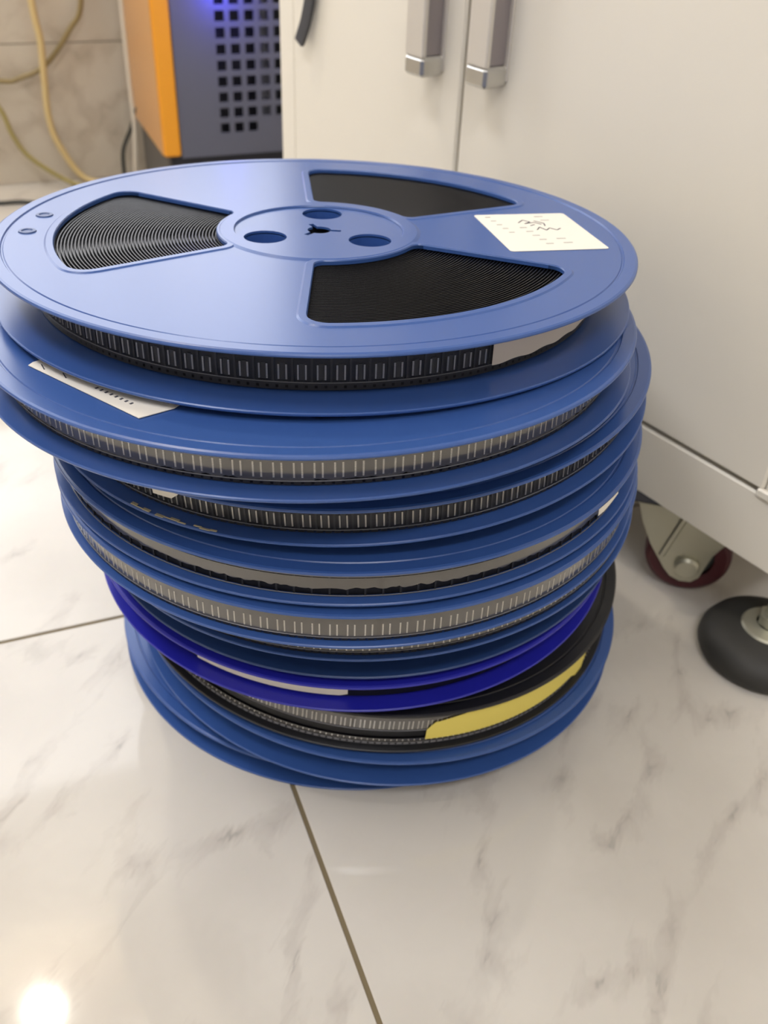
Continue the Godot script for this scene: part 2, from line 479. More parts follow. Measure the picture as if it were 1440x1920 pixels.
func build_reels() -> void:
	flange = flange_mesh()
	M.film_bead = mat(Color8(120, 120, 124), 0.25)
	var P := {
		"A": [Vector3(0.14819, 0.27639, -0.45972), Vector3(0.92207, 0.00548, 0.38697), Vector3(0.02189, 0.99756, -0.06630), 0.0266],
		"B": [Vector3(0.13635, 0.25560, -0.43366), Vector3(0.92192, 0.01926, 0.38691), Vector3(0.00716, 0.99775, -0.06672), 0.0206],
		"C": [Vector3(0.16311, 0.22381, -0.44905), Vector3(0.92100, 0.04849, 0.38653), Vector3(-0.03962, 0.99874, -0.03090), 0.0195],
		"D": [Vector3(0.16027, 0.19404, -0.44195), Vector3(0.92202, 0.01179, 0.38695), Vector3(-0.00001, 0.99954, -0.03042), 0.0189],
		"E": [Vector3(0.16027, 0.17277, -0.43878), Vector3(0.92207, 0.00619, 0.38697), Vector3(0.00119, 0.99982, -0.01882), 0.0198],
		"F": [Vector3(0.17548, 0.14722, -0.45342), Vector3(0.92139, 0.03903, 0.38669), Vector3(-0.03430, 0.99923, -0.01913), 0.0204],
		"G": [Vector3(0.17915, 0.12320, -0.46662), Vector3(0.92187, 0.02151, 0.38689), Vector3(-0.02446, 0.99970, 0.00271), 0.0206],
		"H": [Vector3(0.17592, 0.10017, -0.46754), Vector3(0.92209, 0.00003, 0.38698), Vector3(-0.00910, 0.99973, 0.02160), 0.0194],
		"I": [Vector3(0.19085, 0.05620, -0.47213), Vector3(0.91972, -0.07162, 0.38599), Vector3(0.05742, 0.99719, 0.04822), 0.0318],
		"K": [Vector3(0.19464, 0.02631, -0.46652), Vector3(0.92096, -0.04936, 0.38651), Vector3(0.04717, 0.99877, 0.01516), 0.0211],
		"L": [Vector3(0.18322, 0.00000, -0.48842), Vector3(0.92209, -0.00083, 0.38698), Vector3(0.00050, 1.00000, 0.00097), 0.0187],
	}
	var names := {}
	# --- A, the top reel
	var A := reel("A", "topmost reel of the stack, pale blue with open windows and a white label", P.A,
		{"r": 0.1455, "film": [0.0058, 0.0235], "chip_y": 0.0102, "chip_h": 0.0033, "holes": [0.0024, 0.0054], "from": 6.0, "to": 178.0})
	var wA: float = P.A[3]
	var topA := Transform3D(Basis.IDENTITY, Vector3(0, wA - TF, 0))
	var ft: Node3D = A.get_child(0)
	for c in WIN:
		part("window_rim", window_rim_mesh(c), M.blue, ft)
	var hr := MB.new()
	hr.lathe([Vector2(0.0440, TF), Vector2(0.0446, TF + 0.0009), Vector2(0.0515, TF + 0.0009), Vector2(0.0534, TF)], 96, 0, 360, true)
	part("hub_ring", hr.mesh(), M.blue, ft)
	# hub plate with three round holes and the keyed centre hole
	var hp := CSGCombiner3D.new(); hp.name = "hub_plate"; hp.transform = topA
	var disc := CSGCylinder3D.new(); disc.radius = 0.0456; disc.height = 0.0012; disc.sides = 96; disc.position.y = TF - 0.0006 - 0.0002; disc.material = M.blue
	hp.add_child(disc)
	for a in [-92.0, 28.0, 148.0]:
		var h := CSGCylinder3D.new(); h.radius = 0.011; h.height = 0.02; h.sides = 40; h.operation = CSGShape3D.OPERATION_SUBTRACTION
		h.position = pol(0.031, a, 0); h.material = M.blue
		hp.add_child(h)
	var ch := CSGCylinder3D.new(); ch.radius = 0.0062; ch.height = 0.02; ch.sides = 32; ch.operation = CSGShape3D.OPERATION_SUBTRACTION; ch.material = M.blue
	hp.add_child(ch)
	for a in [2.0, 122.0, 242.0]:
		var k := CSGBox3D.new(); k.size = Vector3(0.012, 0.02, 0.0026); k.operation = CSGShape3D.OPERATION_SUBTRACTION; k.material = M.blue
		k.position = pol(0.0055, a, 0); k.rotation.y = -deg_to_rad(a)
		hp.add_child(k)
	A.add_child(hp, true)
	for a in [-92.0, 28.0, 148.0]:
		var cl := MB.new()
		cl.lathe([Vector2(0.0112, 0.008), Vector2(0.0112, 0.017)], 40, 0, 360, true)
		cl.lathe([Vector2(0.0112, 0.0), Vector2(0.0122, 0.0), Vector2(0.0122, 0.017)], 40)
		cl.lathe([Vector2(0.0, 0.0084), Vector2(0.0112, 0.0084)], 40, 0, 360, true)
		part("hub_socket", cl.mesh(), M.blue, A, Transform3D(Basis.IDENTITY, pol(0.031, a, wA - 0.0190)))
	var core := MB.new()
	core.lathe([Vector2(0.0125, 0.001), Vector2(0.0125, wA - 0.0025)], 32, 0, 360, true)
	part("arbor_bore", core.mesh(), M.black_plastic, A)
	# moulded dimples and small marks on the flange
	for q in [[0.1465, -178.4], [0.1475, 170.0]]:
		var d := MB.new()
		d.lathe([Vector2(0.0046, 0.0), Vector2(0.0042, 0.0006), Vector2(0.0030, 0.0006), Vector2(0.0024, 0.0001), Vector2(0.0, 0.0001)], 28, 0, 360, true)
		part("moulded_boss", d.mesh(), M.blue_deep, A, Transform3D(Basis.IDENTITY, pol(q[0], q[1], wA)))
	label_on(A, "paper_label", Vector3(0.1172, wA + 0.0001, -0.0138), 13.5, 0.0535, 0.0665, true)
	var pt := func(t: float) -> float: return 0.0200 + 0.0006 * sin(t * 0.3)
	part("paper_tape", strip_mesh(16.0, 54.5, 0.8, cst(0.1460), cst(0.1460), func(t: float) -> float: return 0.0058 + 0.0004 * sin(t * 0.8), cst(0.0236)), M.paper_grey, A, Transform3D.IDENTITY, "strip of pale paper tape")
	# --- B
	var B := reel("B", "second reel from the top, blue, with a folded white label under the top reel", P.B,
		{"r": 0.155, "film": [0.0042, 0.0180], "chip_y": 0.0090, "chip_h": 0.0034, "holes": [0.0022, 0.0040], "glossy": 0.0040, "seed": 3, "rag": 0.0010, "from": 10.0})
	var wB: float = P.B[3]
	label_quad(B, "paper_label", [Vector2(-0.1160, 0.0925), Vector2(-0.0560, 0.1385), Vector2(-0.0440, 0.1290), Vector2(-0.0300, 0.1000), Vector2(-0.0860, 0.0560), Vector2(-0.1150, 0.0890)], wB + 0.00035)
	# --- C
	var C := reel("C", "third reel from the top, blue, set back in shade with dark clear film", P.C,
		{"r": 0.1575, "film": [0.0040, 0.0170], "chip_y": 0.0083, "chip_h": 0.0033, "holes": [0.0022, 0.0038], "from": 9.0})
	part("paper_tape", strip_mesh(115.5, 121.0, 0.5, cst(0.1578), cst(0.1582), func(t: float) -> float: return 0.0085 - (t - 115.5) * 0.0002 + 0.003 * clampf((117.0 - t) / 1.5, 0.0, 1.0), cst(0.0165)), M.paper, C, Transform3D.IDENTITY, "white paper corner")
	var gl := MB.new()
	for k in 12:
		var a := lerpf(108.0, 123.5, k / 11.0)
		if k in [3, 8]: continue
		gl.cbox(pol(0.1640 + 0.0004 * sin(k * 2.1), a, TF + 0.0004), Vector3(0.0035 + 0.002 * absf(sin(k * 1.7)), 0.0005, 0.0012 + 0.0006 * sin(k * 3.0)), 0.0002, Basis(Vector3.UP, deg_to_rad(-a + 90.0)))
	part("glue_residue", gl.mesh(), M.glue, C, Transform3D.IDENTITY, "torn yellowish glue residue")
	# --- D
	var D := reel("D", "fourth reel from the top, dark blue, sprocket holes showing along its upper tape edge", P.D,
		{"r": 0.160, "film": [0.0024, 0.0122], "holes": [0.0126, 0.0150], "edge": M.film_bead, "glossy": 0.0056, "seed": 8, "rag": 0.0012, "pitch": 0.008})
	part("paper_scrap", strip_mesh(33.0, 40.0, 0.5, cst(0.1655), cst(0.1653), func(t: float) -> float: return 0.0140 + 0.0028 * clampf((t - 38.0) / -5.0 + 0.0, 0.0, 1.0), cst(0.0178)), M.paper, D, Transform3D.IDENTITY, "torn cream paper scrap")
	# --- E
	var E := reel("E", "fifth reel from the top, blue, glossy film over bright chip pins", P.E,
		{"r": 0.1615, "film": [0.0040, 0.0172], "chip_y": 0.0084, "chip_h": 0.0034, "holes": [0.0021, 0.0038], "glossy": 0.0040, "seed": 12, "rag": 0.0003, "from": 7.0})
	# --- F
	reel("F", "sixth reel from the top, blue, its narrow tape half hidden under the fifth", P.F,
		{"r": 0.1625, "film": [0.0046, 0.0178], "chip_y": 0.0084, "chip_h": 0.0032, "holes": [0.0022, 0.0044], "edge": M.edge, "glossy": 0.0044, "seed": 15, "rag": 0.0003, "from": 8.0})
	# --- G
	reel("G", "seventh reel from the top, deep navy, nearly empty between its flanges", P.G, {"r": 0.13, "body": M.blue_deep})
	# --- H
	var H := reel("H", "eighth reel from the top, bright royal blue with a white paper strip on black tape", P.H, {"r": 0.1563, "body": M.royal})
	part("paper_strip", strip_mesh(88.5, 121.0, 0.8, cst(0.1566), cst(0.1566), func(t: float) -> float: return 0.0040 + 0.0012 * clampf((90.0 - t) / 1.5, 0.0, 1.0), cst(0.0150)), M.paper, H, Transform3D.IDENTITY, "white paper strip")
	# --- I, a thick one: wide tape with a row of chips above a plain band and a sprocket row below
	var I := reel("I", "thick black reel, ninth from the top, with a long yellow tape on its edge", P.I,
		{"r": 0.161, "body": M.black_plastic, "film": [0.0148, 0.0280], "chip_y": 0.0192, "chip_h": 0.0034, "holes": [0.0022, 0.0042], "edge": M.film_bead, "glossy": 0.0150, "seed": 21, "rag": 0.0005, "from": 9.0, "pitch": 0.0055})
	var lf := MB.new()
	for k in 300:
		var e := pol(1, k * 1.2, 0)
		lf.box(e * 0.1611 + Vector3.UP * 0.0068, Vector3(0.0006, 0.0009, 0.0003), Basis(Vector3(e.z, 0, -e.x), Vector3.UP, e))
	var low := part("lower_pins", lf.mesh(), M.pin, I)
	low.set_meta("kind", "stuff")
	part("lower_film", strip_mesh(0.0, 360.0, 0.8, cst(0.1609), cst(0.1609), cst(0.0046), cst(0.0076), 0.0), M.film_glossy, I, Transform3D.IDENTITY, "glossy narrow film along the sprocket row")
	var yl := func(t: float) -> float: return 0.0070 - 0.0060 * clampf((37.0 - t) / 3.0, 0.0, 1.0)
	var yh := func(t: float) -> float: return 0.0275 - 0.0062 * clampf((t - 66.0) / 9.0, 0.0, 1.0) - 0.006 * clampf((t - 75.5) / 1.5, 0.0, 1.0)
	part("yellow_tape", strip_mesh(31.0, 77.0, 0.8, cst(0.1614), cst(0.1614), yl, yh), M.yellow, I, Transform3D.IDENTITY, "pale yellow masking tape")
	# --- K, L
	reel("K", "second reel from the floor, plain blue with nothing wound at its edge", P.K, {"r": 0.12})
	reel("L", "bottom reel of the stack, plain blue, lying on the tile floor", P.L, {"r": 0.12})

# a paper label lying flat: rounded rectangle with faint handwriting
func label_on(o: Node3D, called: String, at: Vector3, turn: float, w: float, h: float, written: bool) -> void:
	var poly := PackedVector2Array()
	for q in [[1, 1, 0.0], [-1, 1, 90.0], [-1, -1, 180.0], [1, -1, 270.0]]:
		for k in 5:
			var a := deg_to_rad(q[2] + k * 22.5)
			poly.append(Vector2(q[0] * (w * 0.5 - 0.002), q[1] * (h * 0.5 - 0.002)) + Vector2(cos(a), sin(a)) * 0.002)
	var b := MB.new(); b.prism(poly, 0.0, 0.00025)
	var p := part(called, b.mesh(), M.paper, o, Transform3D(Basis(Vector3.UP, deg_to_rad(turn)), at), "white paper label with faint handwriting")
	if not written: return
	var s := MB.new()
	var y := 0.00032
	# pen strokes: two short scribbled words
	for st in [[[-0.006, -0.016], [-0.002, -0.021], [0.001, -0.017], [-0.003, -0.014], [0.003, -0.016], [0.006, -0.012]], [[-0.001, -0.010], [0.002, -0.012]],
			[[0.000, -0.002], [0.003, -0.007], [0.005, -0.001], [0.008, -0.005], [0.011, -0.001], [0.014, -0.004]], [[0.004, -0.019], [0.008, -0.014], [0.007, -0.009]]]:
		for k in st.size() - 1:
			var p0 := Vector3(st[k][0], y, st[k][1]); var p1 := Vector3(st[k + 1][0], y, st[k + 1][1])
			var d := (p1 - p0)
			s.box((p0 + p1) * 0.5, Vector3(d.length(), 0.0001, 0.0007), Basis(Vector3.UP, atan2(-d.z, d.x)))
	part("handwriting", s.mesh(), M.ink, p)
	var f := MB.new()
	for k in 14:
		var x := -0.020 + fmod(k * 0.0137, 0.040); var z := -0.028 + fmod(k * 0.0211, 0.056)
		f.box(Vector3(x, y, z), Vector3(0.0030 + 0.001 * (k % 3), 0.0001, 0.0011))
	part("faint_print", f.mesh(), M.ink_pale, p)

func label_quad(o: Node3D, called: String, poly: Array, y: float) -> void:
	var b := MB.new(); b.prism(PackedVector2Array(poly), 0.0, 0.0003)
	var p := part(called, b.mesh(), M.paper, o, Transform3D(Basis.IDENTITY, Vector3(0, y, 0)), "white paper label with printed marks")
	var f := MB.new()
	for k in 8:
		var c := Vector2(-0.0800, 0.1130).lerp(Vector2(-0.0620, 0.1262), k / 7.0)
		f.box(Vector3(c.x, 0.00036, c.y), Vector3(0.0011, 0.0001, 0.0016), Basis(Vector3.UP, deg_to_rad(-37.0)))
	for k in 2:
		f.box(Vector3(-0.1090 + k * 0.012, 0.00036, 0.0940 + k * 0.008), Vector3(0.006, 0.0001, 0.0005), Basis(Vector3.UP, deg_to_rad(-60.0)))
	part("faint_print", f.mesh(), M.ink, p)

# ---------------------------------------------------------------- setting
func build_room() -> void:
	# floor: grout bed with tiles of their own
	var x0 := -2.0; var x1 := 1.3; var z0 := -1.56; var z1 := 2.2; var hc := 2.6
	var gb := MB.new(); gb.box(Vector3((x0 + x1) * 0.5, -0.0512, (z0 + z1) * 0.5), Vector3(x1 - x0 + 0.4, 0.1, z1 - z0 + 0.4))
	var fl := struct("floor", gb.mesh(), M.grout)
	var gx := 0.0948; var gz := -0.5338; var s := 0.8; var g := 0.0028
	for i in range(-3, 3):
		for j in range(-2, 4):
			var ax := maxf(gx + i * s + g * 0.5, x0); var bx := minf(gx + (i + 1) * s - g * 0.5, x1)
			var az := maxf(gz + j * s + g * 0.5, z0); var bz := minf(gz + (j + 1) * s - g * 0.5, z1)
			if bx - ax < 0.01 or bz - az < 0.01: continue
			var b := MB.new(); b.cbox(Vector3((ax + bx) * 0.5, -0.005, (az + bz) * 0.5), Vector3(bx - ax, 0.010, bz - az), 0.0005)
			for p in b.v: b.t.append(Vector2((p.x - p.z) * 0.5, (p.x + p.z) * 1.25) + Vector2(0.37 * i, 0.23 * j))
			part("floor_tile", b.mesh(), M.tiles[(i * 2 + j + 9) % 3], fl)
	# back wall with tiles up to a window opening
	var wx0 := -0.85; var wx1 := 0.60; var wy0 := 0.42; var wy1 := 1.60
	var wb := MB.new()
	var t := 0.15
	var zc := z0 - t * 0.5 - 0.009
	wb.box(Vector3((x0 + x1) * 0.5, wy0 * 0.5, zc), Vector3(x1 - x0 + 2 * t, wy0, t))
	wb.box(Vector3((x0 + x1) * 0.5, (wy1 + hc) * 0.5, zc), Vector3(x1 - x0 + 2 * t, hc - wy1, t))
	wb.box(Vector3((x0 - t + wx0) * 0.5, (wy0 + wy1) * 0.5, zc), Vector3(wx0 - x0 + t, wy1 - wy0, t))
	wb.box(Vector3((x1 + t + wx1) * 0.5, (wy0 + wy1) * 0.5, zc), Vector3(x1 + t - wx1, wy1 - wy0, t))
	var back := struct("wall_back", wb.mesh(), M.wall_grout)
	var rows := [[0.0, 0.1948], [0.1960, 0.42]]
	for r in rows:
		for k in 5:
			var ax := maxf(-2.75 + k * 0.8 + 0.0012, x0); var bx := minf(-2.75 + (k + 1) * 0.8 - 0.0012, x1)
			if bx - ax < 0.02: continue
			var b := MB.new(); b.cbox(Vector3((ax + bx) * 0.5, (r[0] + r[1]) * 0.5, z0 - 0.005), Vector3(bx - ax, r[1] - r[0], 0.010), 0.0006)
			part("wall_tile", b.mesh(), M.wall_tile, back)
	window("window_1", Vector3((wx0 + wx1) * 0.5, (wy0 + wy1) * 0.5, zc), Vector2(wx1 - wx0, wy1 - wy0), 0.0)
	var lb := MB.new(); lb.box(Vector3(x0 - t * 0.5, hc * 0.5, (z0 + z1) * 0.5), Vector3(t, hc, z1 - z0))
	struct("wall_left", lb.mesh(), M.white_wall)
	var rb := MB.new(); rb.box(Vector3(x1 + t * 0.5, hc * 0.5, (z0 + z1) * 0.5), Vector3(t, hc, z1 - z0))
	struct("wall_right", rb.mesh(), M.white_wall)
	var fb := MB.new(); fb.box(Vector3((x0 + x1) * 0.5, hc * 0.5, z1 + t * 0.5), Vector3(x1 - x0 + 2 * t, hc, t))
	struct("wall_front", fb.mesh(), M.white_wall)
	var cb := MB.new(); cb.box(Vector3((x0 + x1) * 0.5, hc + 0.05, (z0 + z1) * 0.5), Vector3(x1 - x0 + 2 * t, 0.1, z1 - z0 + 2 * t + 0.1))
	struct("ceiling", cb.mesh(), M.ceiling)

func window(called: String, at: Vector3, size: Vector2, turn: float) -> void:
	var o := Node3D.new(); o.name = called; o.position = at; o.rotation.y = turn; add_child(o); o.set_meta("kind", "structure")
	var f := MB.new()
	for s in [-1.0, 1.0]:
		f.cbox(Vector3(0, s * (size.y * 0.5 - 0.02), 0), Vector3(size.x, 0.04, 0.06), 0.003)
		f.cbox(Vector3(s * (size.x * 0.5 - 0.02), 0, 0), Vector3(0.04, size.y - 0.08, 0.06), 0.003)
	part("window_frame", f.mesh(), M.frame, o)
	var g := MB.new(); var hx := size.x * 0.5 - 0.03; var hy := size.y * 0.5 - 0.03
	g.quad(Vector3(-hx, -hy, 0), Vector3(hx, -hy, 0), Vector3(hx, hy, 0), Vector3(-hx, hy, 0), Vector3(0, 0, 1))
	part("pane", g.mesh(), M.glass, o)

# ---------------------------------------------------------------- cabinet, its feet
const CAB_YAW := 14.94
func build_cabinet() -> void:
	# local x along the front (from the far end to the near end), y up, z out of the front
	var yaw := deg_to_rad(CAB_YAW)
	var along := Vector3(sin(yaw), 0, cos(yaw))       # towards the camera
	var outw := Vector3(-cos(yaw), 0, sin(yaw))       # out of the doors
	var org := Vector3(0.3325, 0, -0.6805)             # on the front plane, at the gap between the doors
	var tr := Transform3D(Basis(along, Vector3.UP, along.cross(Vector3.UP)), org)
	if tr.basis.z.dot(outw) < 0: tr.basis = Basis(-along, Vector3.UP, outw)
	var sg := 1.0 if tr.basis.x.dot(along) > 0 else -1.0
	var xl := -0.2665 * sg; var xr := 0.349 * sg
	var y0 := 0.085; var y1 := 0.90; var dep := 0.42
	var c := thing("storage_cabinet", "white two-door storage cabinet on castors and feet beside the reel stack", "cabinet", tr)
	var b := MB.new()
	var xm := (xl + xr) * 0.5; var wd := absf(xr - xl)
	# carcass behind the doors: sides, floor rail, top
	b.cbox(Vector3(xm, (y0 + 0.1370) * 0.5, -0.010), Vector3(wd, 0.1395 - 0.0025 - y0, 0.02), 0.0012)
	b.cbox(Vector3(xl + 0.0125 * sg, (0.136 + y1) * 0.5, -0.010), Vector3(0.025, y1 - 0.136, 0.02), 0.0012)
	b.cbox(Vector3(xr - 0.011 * sg, (0.136 + y1) * 0.5, -0.010), Vector3(0.022, y1 - 0.136, 0.02), 0.0012)
	b.box(Vector3(xl + 0.009 * sg, (y0 + y1) * 0.5, -dep * 0.5 - 0.01), Vector3(0.018, y1 - y0, dep - 0.02))
	b.box(Vector3(xr - 0.009 * sg, (y0 + y1) * 0.5, -dep * 0.5 - 0.01), Vector3(0.018, y1 - y0, dep - 0.02))
	b.box(Vector3(xm, y0 + 0.010, -dep * 0.5 - 0.02), Vector3(wd - 0.03, 0.018, dep - 0.05))
	b.box(Vector3(xm, 0.042, -dep + 0.03), Vector3(wd - 0.03, 0.084, 0.014))
	b.box(Vector3(xm, (y0 + y1) * 0.5, -dep + 0.01), Vector3(wd - 0.03, y1 - y0, 0.016))
	part("body", b.mesh(), M.cream, c)
	var tp := MB.new(); tp.cbox(Vector3(xm, y1 + 0.0125, -dep * 0.5 + 0.005), Vector3(wd + 0.02, 0.025, dep + 0.03), 0.003)
	part("top", tp.mesh(), M.cream, c)
	# doors
	var g := 0.0016
	for d in [[xl + 0.0265 * sg, -g * sg], [g * sg, xr - 0.0225 * sg]]:
		var a: float = d[0]; var e: float = d[1]
		var db := MB.new(); db.cbox(Vector3((a + e) * 0.5, (0.1405 + y1 - 0.003) * 0.5, -0.009), Vector3(absf(e - a), y1 - 0.003 - 0.1405, 0.020), 0.0018)
		var door := part("door", db.mesh(), M.cream, c)
		var hx: float = -0.0335 * sg if a * sg < -0.01 else 0.0375 * sg
		var hy: float = -0.0005 if a * sg < -0.01 else 0.0055
		# pull: pale front plate over a recessed grey core, on a thin base plate
		var hw := 0.0215
		var hb := MB.new()
		hb.cbox(Vector3(hx, 0.42 + hy, 0.0200), Vector3(hw, 0.170, 0.0045), 0.001)
		part("handle", hb.mesh(), M.alu, door)
		var hc2 := MB.new()
		hc2.cbox(Vector3(hx, 0.42 + hy, 0.0100), Vector3(hw - 0.005, 0.169, 0.0160), 0.0008)
		part("handle_core", hc2.mesh(), M.handle_core, door)
		var bp := MB.new()
		bp.cbox(Vector3(hx, 0.42 + hy, 0.0018), Vector3(hw + 0.002, 0.190, 0.0018), 0.0006)
		part("handle_base", bp.mesh(), M.alu, door)
		for yy in [0.3285, 0.5115]:
			var eb := MB.new()
			eb.cbox(Vector3(hx, yy + hy, 0.0115), Vector3(hw + 0.0008, 0.014, 0.0218), 0.0022)
			part("handle_end", eb.mesh(), M.chrome, door, Transform3D.IDENTITY, "bright chrome end block")
	# the light catch tab at the lower corner of the near door
	var tb := MB.new(); tb.cbox(Vector3(xr - 0.020 * sg, 0.1385, 0.000), Vector3(0.012, 0.006, 0.004), 0.001)
	part("hinge_tab", tb.mesh(), M.cream, c)
	# castor
	var cp := Vector3(0.4396, 0, -0.4348)
	var inv := tr.affine_inverse()
	var lc := inv * cp
	var k := Node3D.new(); k.name = "castor"; c.add_child(k); k.position = Vector3(lc.x, 0, lc.z)
	castor(k)
	# levelling foot
	var lf := inv * Vector3(0.4480, 0, -0.3475)
	var ft := Node3D.new(); ft.name = "levelling_foot"; c.add_child(ft); ft.position = Vector3(lf.x, 0, lf.z)
	foot(ft)
	for q in [[xl + 0.06 * sg, -0.05], [xl + 0.06 * sg, -0.36], [xr - 0.06 * sg, -0.36]]:
		var f2 := ft.duplicate(); f2.name = "levelling_foot"; c.add_child(f2, true); f2.position = Vector3(q[0], 0, q[1])
	# the black strap end hanging down the far door
	var sp := MB.new()
	var xs := -0.2080 * sg
	var path := spline([Vector3(xs + 0.020 * sg, 0.915, 0.012), Vector3(xs + 0.014 * sg, 0.60, 0.007), Vector3(xs + 0.0095 * sg, 0.42, 0.006), Vector3(xs + 0.0070 * sg, 0.362, 0.006), Vector3(xs + 0.000 * sg, 0.333, 0.007), Vector3(xs - 0.0090 * sg, 0.3125, 0.009)], 8)
	for i in path.size() - 1:
		var p0 := path[i]; var p1 := path[i + 1]
		var d := (p1 - p0).normalized()
		var n0 := Vector3(d.y, -d.x, 0).normalized()
		var w0 := lerpf(0.0075, 0.0058, float(i) / path.size())
		var zf := Vector3(0, 0, 0.0016)
		var q := [p0 - n0 * w0, p0 + n0 * w0, p1 + n0 * w0, p1 - n0 * w0]
		sp.quad(q[0] + zf, q[1] + zf, q[2] + zf, q[3] + zf, Vector3(0, 0, 1))
		sp.quad(q[0] - zf, q[1] - zf, q[2] - zf, q[3] - zf, Vector3(0, 0, -1))
		sp.quad(q[0] - zf, q[3] - zf, q[3] + zf, q[0] + zf, -n0)
		sp.quad(q[1] - zf, q[2] - zf, q[2] + zf, q[1] + zf, n0)
	var st := solo("strap", sp.mesh(), M.strap, "dark grey strap end hanging down the far cabinet door", "strap")
	st.transform = tr

func castor(k: Node3D) -> void:
	var wl := MB.new()
	var rw := 0.0325
	wl.lathe([Vector2(0.0195, -0.011), Vector2(0.028, -0.0118), Vector2(0.0312, -0.0095), Vector2(rw, -0.005), Vector2(rw, 0.005), Vector2(0.0312, 0.0095), Vector2(0.028, 0.0118), Vector2(0.0195, 0.011)], 48)
	# local x of the fork runs towards the trailing side, z out of the near cheek
	var fb := (k.get_parent() as Node3D).basis.inverse() * Basis(Vector3.UP, deg_to_rad(-38.0))
	var turn := fb * Basis(Vector3.RIGHT, PI * 0.5)
	part("wheel_tyre", wl.mesh(), M.maroon, k, Transform3D(turn, Vector3(0, rw, 0)), "dark maroon wheel tyre")
	var hb := MB.new()
	hb.lathe([Vector2(0.0, -0.0085), Vector2(0.010, -0.0100), Vector2(0.0195, -0.0075), Vector2(0.0195, 0.0075), Vector2(0.010, 0.0100), Vector2(0.0, 0.0085)], 32)
	part("wheel_hub", hb.mesh(), M.wheel_hub, k, Transform3D(turn, Vector3(0, rw, 0)))
	# fork: two broad pressed cheeks joined by a crown
	var f := MB.new()
	for s in [-1.0, 1.0]:
		var poly := PackedVector2Array([Vector2(-0.046, 0.0800), Vector2(0.030, 0.0800), Vector2(0.027, 0.062), Vector2(0.020, 0.050), Vector2(0.016, 0.042), Vector2(0.011, 0.020), Vector2(0.006, 0.0145), Vector2(-0.002, 0.0135), Vector2(-0.010, 0.0165), Vector2(-0.016, 0.023), Vector2(-0.030, 0.043), Vector2(-0.040, 0.063)])
		var pm := MB.new(); pm.prism(poly, -0.0012, 0.0012)
		for i in range(0, pm.v.size(), 3):
			var p: Array = []; var n: Array = []
			for q in 3:
				var a := pm.v[i + q]; var m := pm.n[i + q]
				p.append(fb * Vector3(a.x, a.z, a.y + s * 0.0158)); n.append(fb * Vector3(m.x, m.z, m.y))
			f.tri3(p[0], p[1], p[2], n[0], n[1], n[2])
		# pressed ridge down the cheek and the folded leading lip
		f.cbox(fb * Vector3(-0.0150, 0.055, s * 0.0175), Vector3(0.0050, 0.044, 0.0030), 0.0012, fb * Basis(Vector3.BACK, deg_to_rad(-14.0)))
	f.cbox(fb * Vector3(-0.0405, 0.068, 0), Vector3(0.0022, 0.024, 0.0325), 0.0009, fb * Basis(Vector3.BACK, deg_to_rad(19.0)))
	f.cbox(fb * Vector3(-0.008, 0.0795, 0), Vector3(0.072, 0.004, 0.036), 0.001, fb)
	part("fork", f.mesh(), M.zinc, k)
	var pl := MB.new(); pl.cbox(fb * Vector3(-0.010, 0.0845, 0), Vector3(0.080, 0.003, 0.050), 0.001, fb)
	part("mounting_plate", pl.mesh(), M.machine_dark, k)
	var ax := MB.new()
	ax.lathe([Vector2(0.0, -0.0225), Vector2(0.0075, -0.0225), Vector2(0.0095, -0.0205), Vector2(0.0095, 0.0205), Vector2(0.0075, 0.0225), Vector2(0.0, 0.0225)], 24)
	part("axle_bolt", ax.mesh(), M.zinc, k, Transform3D(turn, Vector3(0, 0.0290, 0)))

func foot(k: Node3D) -> void:
	var b := MB.new()
	b.slathe([Vector2(0.0, 0.0), Vector2(0.036, 0.0), Vector2(0.0435, 0.002), Vector2(0.0458, 0.007), Vector2(0.0450, 0.013), Vector2(0.041, 0.0195), Vector2(0.032, 0.0245), Vector2(0.018, 0.0272)], 64)
	part("rubber_pad", b.mesh(), M.rubber, k)
	var n := MB.new()
	n.lathe([Vector2(0.0205, 0.0260), Vector2(0.0185, 0.0285), Vector2(0.010, 0.0300)], 40)
	n.lathe([Vector2(0.010, 0.0300), Vector2(0.010, 0.0385), Vector2(0.0, 0.0385)], 6)
	part("lock_nut", n.mesh(), M.zinc, k)
	var s := MB.new()
	var pr: Array = []
	for i in 34:
		pr.append(Vector2(0.0062 if i % 2 == 0 else 0.0054, 0.036 + i * 0.0015))
	s.lathe(pr, 20)
	part("threaded_stud", s.mesh(), M.zinc, k)

